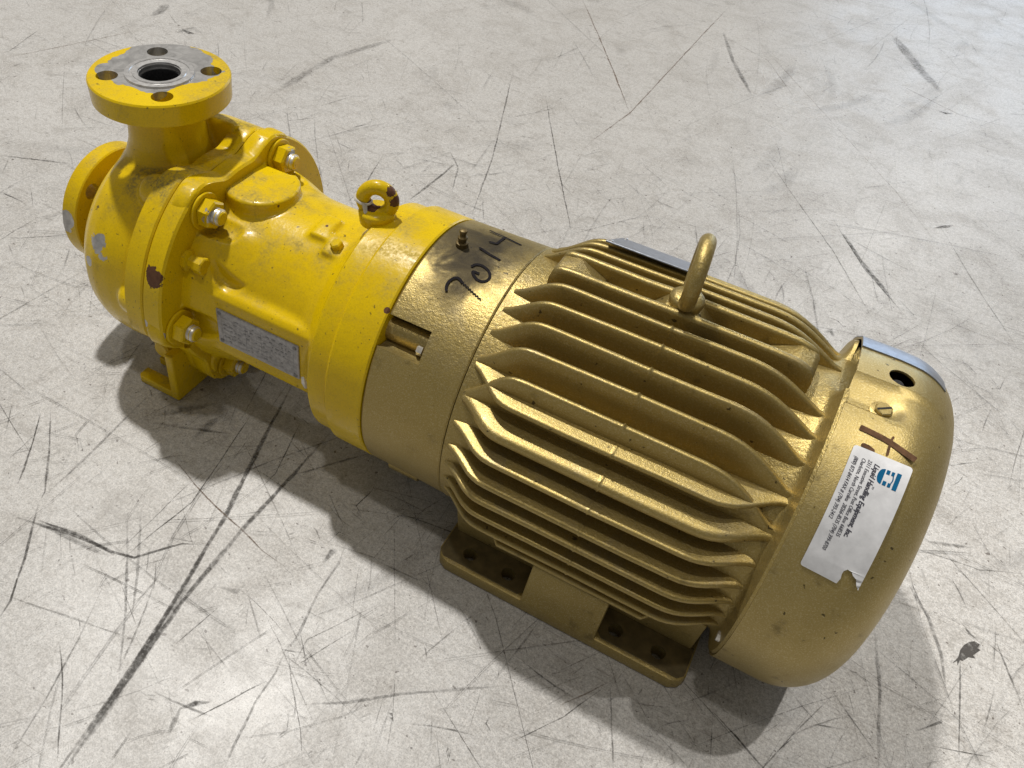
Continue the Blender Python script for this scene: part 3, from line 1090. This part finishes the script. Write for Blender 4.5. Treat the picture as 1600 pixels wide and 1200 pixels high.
RR, RTIP = .1190, .1420
XSU = [x if x < .05 else .05+(x-.05)*1.0-.009*min(1, max(0, (.105-x)/.03)) for x in XS]
seed = 0
for y in (.028, .046, .064, .082, .100):
    for s in (1, -1):
        seed += 1
        obj('cooling_fin', fin_mesh(s*y, RR, RTIP, .0025, .0044, seed, XSU), M['fin'], mframe, 50)
for z in (.0819, .0601, .0406, .0193, .0008, -.0186, -.0378):
    wt = .0052 if z == .0601 else .0026
    for s in (1, -1):
        seed += 1
        # a +Z fin turned a quarter turn: offset along y becomes height
        deg = 90 if s < 0 else -90
        obj('cooling_fin', turn(fin_mesh(z*(1 if s < 0 else -1), RR, RTIP-.0008, wt, wt+.0020, seed), deg), M['fin'], mframe, 50)
XJ = [-.072, -.068, -.062, -.03, 0, .03, .064, .070, .073]
HJ = [0, .75, 1, 1, 1.02, 1, 1, .75, 0]
for s in (1, -1):
    seed += 1
    obj('cooling_fin', turn(fin_mesh((-.0585)*(1 if s < 0 else -1), RR, .1405, .0024, .004, seed, XJ, HJ), 90 if s < 0 else -90), M['fin'], mframe, 50)
    # short corner fin between the upright and the level ones
    obj('cooling_fin', turn(fin_mesh(0, RR, .1330, .0024, .0045, seed+50, [x*.88 for x in XS]), (50.6 if s < 0 else -50.6)), M['fin'], mframe, 50)

# twin top rib with pockets, bridged at the ends and under the eye
XR = [-.1015, -.099, -.094, -.085, -.07, -.03, 0, .03, .07, .084, .091, .097, .1005]
HR = [.55, .86, .95, .99, 1, 1, 1.02, 1, 1, .97, .90, .78, .50]
for s in (1, -1):
    obj('top_rib', fin_mesh(s*.0115, RR, .1425, .0030, .0046, 90+s, XR, HR), M['fin'], mframe, 50)
topz = H+.1415
obj('rib_bridge', prism([(-.1012, H+.112), (-.1012, H+.1325), (-.0985, H+.1372), (-.085, H+.1400), (-.062, H+.1308), (-.058, H+.112)], 'Y', -.0125, .0125, .0012), M['gold'], mframe)
obj('rib_bridge', prism([(.1003, H+.112), (.1003, H+.1315), (.0965, H+.1362), (.086, H+.1385), (.066, H+.1300), (.062, H+.112)], 'Y', -.0125, .0125, .0012), M['gold'], mframe)
obj('eye_boss', prism([(-.034, H+.112), (-.030, H+.122), (-.0125, H+.1402), (.0125, H+.1402), (.030, H+.124), (.034, H+.112)], 'Y', -.0135, .0135, .0015), M['gold'], mframe)
obj('pocket_floor', box(-.095, .095, -.0115, .0115, H+.110, H+.1225, .001), M['gold'], mframe)
me_ = lifting_eye((0.0, 0.002, H+.1685), 8, .0230, .0059, .0130, M['gold'], 'motor_lifting_eye', H+.1415)
# cast pads between the far fins
obj('frame_pad', box(.006, .074, .049, .062, H+.100, H+.1235, .002), M['gold'], mframe)
obj('frame_pad', box(-.050, -.006, .049, .062, H+.100, H+.1235, .002), M['gold'], mframe)

# motor nameplate on the far shoulder
mp = xform(box(-.078, -.006, -.034, .034, .1432, .1446, .0004, 1), Matrix.Translation((0, 0, H)) @ Matrix.Rotation(math.radians(-28.2), 4, 'X'))
mpl = obj('motor_nameplate', mp, M['dull'], root, 25)
for xx in (-.074, -.010):
    for yy in (-.030, .030):
        obj('rivet', xform(rod((xx, yy, .1446), (0, 0, 1), [(0, .0022), (.0008, .0019), (.0012, .001)], 10), Matrix.Translation((0, 0, H)) @ Matrix.Rotation(math.radians(-28.2), 4, 'X')), M['steel'], mpl)

# ---- motor feet
for s in (-1, 1):
    def yy(v):
        return v*(-s)
    a, b, c0 = .1255, .070, .010
    pts = [(-.116, b), (-.116, a-c0*1.2), (-.112, a-.004), (-.104, a), (.106, a), (.113, a-.004), (.116, a-c0), (.116, b)]
    ft = obj('motor_foot', prism([(x, s*y) for x, y in pts], 'Z', .0005, .0140, .0014, 2), M['foot'], root)
    cut(ft, [rod((x, s*.108, -.01), (0, 0, 1), [(0, .0064), (.05, .0064)], 24) for x in (-.0889, -.0508, .0508, .0889)])
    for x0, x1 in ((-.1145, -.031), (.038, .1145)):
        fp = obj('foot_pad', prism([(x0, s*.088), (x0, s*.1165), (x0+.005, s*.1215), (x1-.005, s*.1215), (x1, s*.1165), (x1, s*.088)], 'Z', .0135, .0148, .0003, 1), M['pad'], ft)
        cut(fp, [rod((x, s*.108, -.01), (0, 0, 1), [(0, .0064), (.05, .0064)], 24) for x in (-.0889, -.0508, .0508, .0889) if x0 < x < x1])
    obj('foot_web', prism([(s*.1262, .003), (s*.1258, .0165), (s*.1135, .052), (s*.085, .062), (s*.085, .003)], 'X', -.031, .038, .0016), M['foot'], ft)
    obj('foot_wall', prism([(s*.088, .003), (s*.090, .014), (s*.104, .072), (s*.06, .075), (s*.06, .003)], 'X', -.112, .112, .002), M['foot'], ft)

# ---- fan cover
RC, LC, rc = .1385, .2035, .043


def dent(s, a, r):
    d = math.degrees(a)
    f = min(1, max(0, (d-91)/6.5))*min(1, max(0, (102.0-d)/1.5))     # pressed-in screw land
    g = min(1, max(0, (.166-s)/.020))
    g = g*g*(3-2*g)
    up = 0.0
    q = min(1, max(0, (d-58)/8))*min(1, max(0, (91.5-d)/1.5))      # slightly sprung-out top louvre
    up = .0030*q*min(1, max(0, (.19-s)/.04))
    return r-.0058*f*g+up


outer = [(.1232, RC), (.130, RC)]
outer += [(x, RC) for x in np.linspace(.134, LC-rc-.002, 7)]
outer += [(LC-rc+rc*math.sin(t), RC-rc+rc*math.cos(t)) for t in np.linspace(0, math.pi/2, 14)]
outer += [(LC+.001, .070), (LC+.001, .020)]
inner = [(x-.0016, max(r-.0016, .019)) for x, r in outer[::-1]]
inner[-1] = (.1232, RC-.0016)
cover = obj('fan_cover', ring_lathe(outer+inner, 288, dent), M['cover'], root, 40)
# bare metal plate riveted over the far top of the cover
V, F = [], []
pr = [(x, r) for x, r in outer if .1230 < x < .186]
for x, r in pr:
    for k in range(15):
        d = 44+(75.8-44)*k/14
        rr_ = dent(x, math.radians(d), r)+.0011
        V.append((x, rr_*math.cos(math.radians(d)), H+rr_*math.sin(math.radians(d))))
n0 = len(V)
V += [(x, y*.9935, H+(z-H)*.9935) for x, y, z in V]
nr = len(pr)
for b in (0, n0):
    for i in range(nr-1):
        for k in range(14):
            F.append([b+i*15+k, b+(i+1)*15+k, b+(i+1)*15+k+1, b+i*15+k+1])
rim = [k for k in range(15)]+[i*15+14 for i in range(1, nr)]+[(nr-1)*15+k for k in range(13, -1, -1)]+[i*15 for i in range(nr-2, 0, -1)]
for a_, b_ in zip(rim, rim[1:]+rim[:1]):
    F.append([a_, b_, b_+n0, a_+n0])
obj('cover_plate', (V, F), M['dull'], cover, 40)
hp = pol(.1525, .10, 85.5)
cut(cover, [rod(hp, (0, math.cos(math.radians(85.5)), math.sin(math.radians(85.5))), [(0, .0088), (.06, .0088)], 32)], 40)
obj('cover_bolt', rod(pol(.1520, .1320, 85.5), (0, .08, 1), [(-.004, .0042), (.004, .0042), (.005, .003)], 12), M['dark'], root)
scp = pol(.1475, .1329, 98.6)
scw = obj('cover_screw', rod(scp, (0, math.cos(math.radians(98.6)), math.sin(math.radians(98.6))), [(0, .0060), (.0012, .0060), (.0016, .0060), (.0036, .0060), (.0042, .0052)], 6), M['cover'], root, 25)
obj('screw_flange', rod(scp, (0, math.cos(math.radians(98.6)), math.sin(math.radians(98.6))), [(-.001, .0082), (.0010, .0084), (.0014, .0076)], 28), M['cover'], scw)
obj('screw_slot', xform(box(-.0050, .0050, -.0007, .0007, 0, .0003), Matrix.Translation(Vector(scp)+Vector((0, math.cos(math.radians(98.6)), math.sin(math.radians(98.6))))*.0042) @ Matrix.Rotation(math.radians(8.6), 4, 'X') @ Matrix.Rotation(.6, 4, 'Z')), M['dark'], scw)
obj('rim_bolt', rod(pol(.1175, .1290, 197), (1, 0, 0), [(0, .004), (.008, .004), (.009, .003)], 10), M['stud'], root)

# ---- hand-written number on the end bell
RB = .1187


def stroke(name, pxs, width, R, mat, parent, off=(0, 0), k=4):
    q = [np.array(p, float) for p in pxs]
    if len(q) > 3:                      # round the corners of the pen path
        for _ in range(2):
            q = [q[0]]+[e for a, b in zip(q[:-1], q[1:]) for e in (a*.75+b*.25, a*.25+b*.75)]+[q[-1]]
    pts = [cyl_xa(off[0]+u/k, off[1]+v/k, R) for u, v in q]
    return obj(name, ribbon_on_cyl(pts, R, width), mat, parent, 0)


O5 = (440, 280)
RBm = .1183
for st in ([(1030, 700), (1028, 665), (1048, 632), (1085, 612), (1112, 620), (1130, 648)],
           [(1185, 545), (1215, 528), (1262, 540), (1300, 578), (1303, 620), (1268, 642), (1225, 632), (1200, 600), (1190, 570), (1235, 590)],
           [(1235, 425), (1300, 468), (1368, 507)],
           [(1300, 318), (1345, 340), (1400, 362), (1450, 388), (1500, 412)],
           [(1400, 362), (1345, 402), (1295, 388)]):
    stroke('marker_digit', st, .0023, RBm+.0003, M['ink'], bell, O5)
zz = [(1125+i*7.5+(4 if i % 2 else -4), 640+i*7.2+(-5 if i % 2 else 5)) for i in range(17)]
stroke('marker_digit', zz, .0011, RBm+.0003, M['ink'], bell, O5)
for st, wd in (([(1344, 667), (1365, 677), (1390, 690), (1412, 706), (1431, 719)], .0042), ([(1392, 690), (1386, 712)], .0016), ([(1346, 694), (1356, 698), (1366, 706)], .0030), ([(1397, 682), (1391, 691)], .0016)):
    stroke('marker_stroke', st, wd, RC+.0006, M['brownink'], cover, (0, 0), 1)

# ---- sticker on the fan cover
RS = RC+.0009
A0, A1 = math.radians(114.0), math.radians(150.0)
SX0, SX1 = .1372, .1742
SL = (A1-A0)*RS


def on_sticker(s, x, lift=0.0):
    a = A0+s/RS
    return (x, (RS+lift)*math.cos(a), H+(RS+lift)*math.sin(a))


cr = .0022
out2 = []
for cx_, cs_, t0 in ((SX1-cr, cr, -90), (SX0+cr, cr, 180), ):
    pass
poly = []


def corner(cs, cxx, a0, a1):
    for t in np.linspace(math.radians(a0), math.radians(a1), 6):
        poly.append((cs+cr*math.cos(t), cxx+cr*math.sin(t)))


corner(cr, SX1-cr, 180, 90)                      # (s, x) outline, clockwise from the logo corner
poly += [(SL-.0008, SX1-.0002)]
# torn end
poly += [(SL-.0030, SX1-.0022), (SL-.0068, SX1-.0040), (SL-.0082, SX1-.0066), (SL-.0100, SX1-.0082), (SL-.0104, SX1-.0108), (SL-.0084, SX1-.0124), (SL-.0060, SX1-.0126), (SL-.0030, SX1-.0120), (SL+.0012, SX1-.0128)]
poly += [(SL+.0006, SX1-.022)]
corner(SL-cr, SX0+cr, 0, -90)
corner(cr, SX0+cr, 270, 180)
bm = bmesh.new()
vs = [bm.verts.new((s, x, 0)) for s, x in poly]
bm.faces.new(vs)
for k in range(1, 60):
    bmesh.ops.bisect_plane(bm, geom=bm.verts[:]+bm.edges[:]+bm.faces[:], plane_co=(SL*k/60, 0, 0), plane_no=(1, 0, 0))
bmesh.ops.remove_doubles(bm, verts=bm.verts[:], dist=2e-5)
bmesh.ops.triangulate(bm, faces=bm.faces[:])
sv, sfc = from_bm(bm)
rs = random.Random(5)
lv = []
for s, x, _ in sv:
    e = max(0, (s-(SL-.013))/.013)*max(0, min(1, (x-(SX1-.0125))/.003))
    lv.append(on_sticker(s, x, .0014*e*(.4+.6*math.sin(x*2600)+.4*math.sin(s*1900))))
sticker = obj('sticker', (lv, sfc), M['paper'], root, 60)


def text_mesh(txt, size, shear=.3, extra=0.0):
    cu = bpy.data.curves.new('t', 'FONT')
    cu.body = txt
    cu.size = size
    cu.shear = shear
    cu.offset = extra
    cu.resolution_u = 2
    o = bpy.data.objects.new('t', cu)
    COL.objects.link(o)
    dg = bpy.context.evaluated_depsgraph_get()
    dg.update()
    me = bpy.data.meshes.new_from_object(o.evaluated_get(dg))
    r = [tuple(v.co) for v in me.vertices], [list(p.vertices) for p in me.polygons]
    bpy.data.objects.remove(o)
    bpy.data.curves.remove(cu)
    bpy.data.meshes.remove(me)
    return r


def sticker_text(txt, x_base, s0, s1, size, extra=0.0):
    v, f = text_mesh(txt, size, .28, extra)
    wdt = max(p[0] for p in v)-min(p[0] for p in v)
    k = (s1-s0)/wdt
    V = [on_sticker(s0+p[0]*k, x_base+p[1], .00025) for p in v]
    return obj('printed_line', (V, f), M['print'], sticker, 0, recalc=False)


def s_of(deg):
    return (math.radians(deg)-A0)*RS


sticker_text('Liquid Handling Equipment, Inc.', .1526, s_of(116.9), s_of(138.0), .0047, .00012)
sticker_text('2311 Executive Street, Post Office Box 668535', .1483, s_of(116.5), s_of(138.8), .0036, .00002)
sticker_text('Charlotte, North Carolina  28266-8535 (704) 399-8700', .1445, s_of(116.7), s_of(143.3), .0036, .00002)
sticker_text('(800) 872-8414 FAX # (704) 393-2412', .1400, s_of(117.0), s_of(135.0), .0036, .00002)
sticker_text('TM', .1561, s_of(122.9), s_of(123.7), .0016, .00002)
# striped round emblem: rounded solid edge towards the small print, three bars, open oval in the middle
LX0, LX1, LS0, LS1 = .1562, .1702, s_of(117.0), s_of(121.9)
V, F = [], []


def quadgrid(fn, nu, nv):
    k = len(V)
    for i in range(nu+1):
        for j in range(nv+1):
            s, x = fn(i/nu, j/nv)
            V.append(on_sticker(s, x, .00025))
    for i in range(nu):
        for j in range(nv):
            F.append([k+i*(nv+1)+j, k+(i+1)*(nv+1)+j, k+(i+1)*(nv+1)+j+1, k+i*(nv+1)+j+1])


ls, lx = LS1-LS0, LX1-LX0
sm_ = (LS0+LS1)/2


def cap(u, v):
    s = LS0+ls*(.06+.88*u)
    bulge = math.sqrt(max(0, 1-((u-.5)/.5)**2))
    return s, LX0+lx*(.20-.20*bulge)+lx*(.25-(.20-.20*bulge))*v


quadgrid(cap, 14, 2)
for k, (xa, xb) in enumerate(((.31, .46), (.53, .66), (.75, .94))):
    e0, e1 = (0.05, .95) if k < 2 else (0.0, 1.0)
    if k == 2:
        quadgrid(lambda u, v: (LS0+ls*(e0+(e1-e0)*u), LX0+lx*(xa+(xb-xa)*v)), 10, 1)
    else:
        g = .20 if k == 0 else .22
        quadgrid(lambda u, v: (LS0+ls*(e0+(.5-g-e0)*u), LX0+lx*(xa+(xb-xa)*v)), 5, 1)
        quadgrid(lambda u, v: (LS0+ls*(.5+g+(e1-.5-g)*u), LX0+lx*(xa+(xb-xa)*v)), 5, 1)
quadgrid(lambda u, v: (LS0+ls*(.30+.40*u), LX0+lx*(.66+.035*math.sin(math.pi*u)-.05*v)), 8, 1)
obj('emblem', (V, F), M['blue'], sticker, 0, recalc=False)
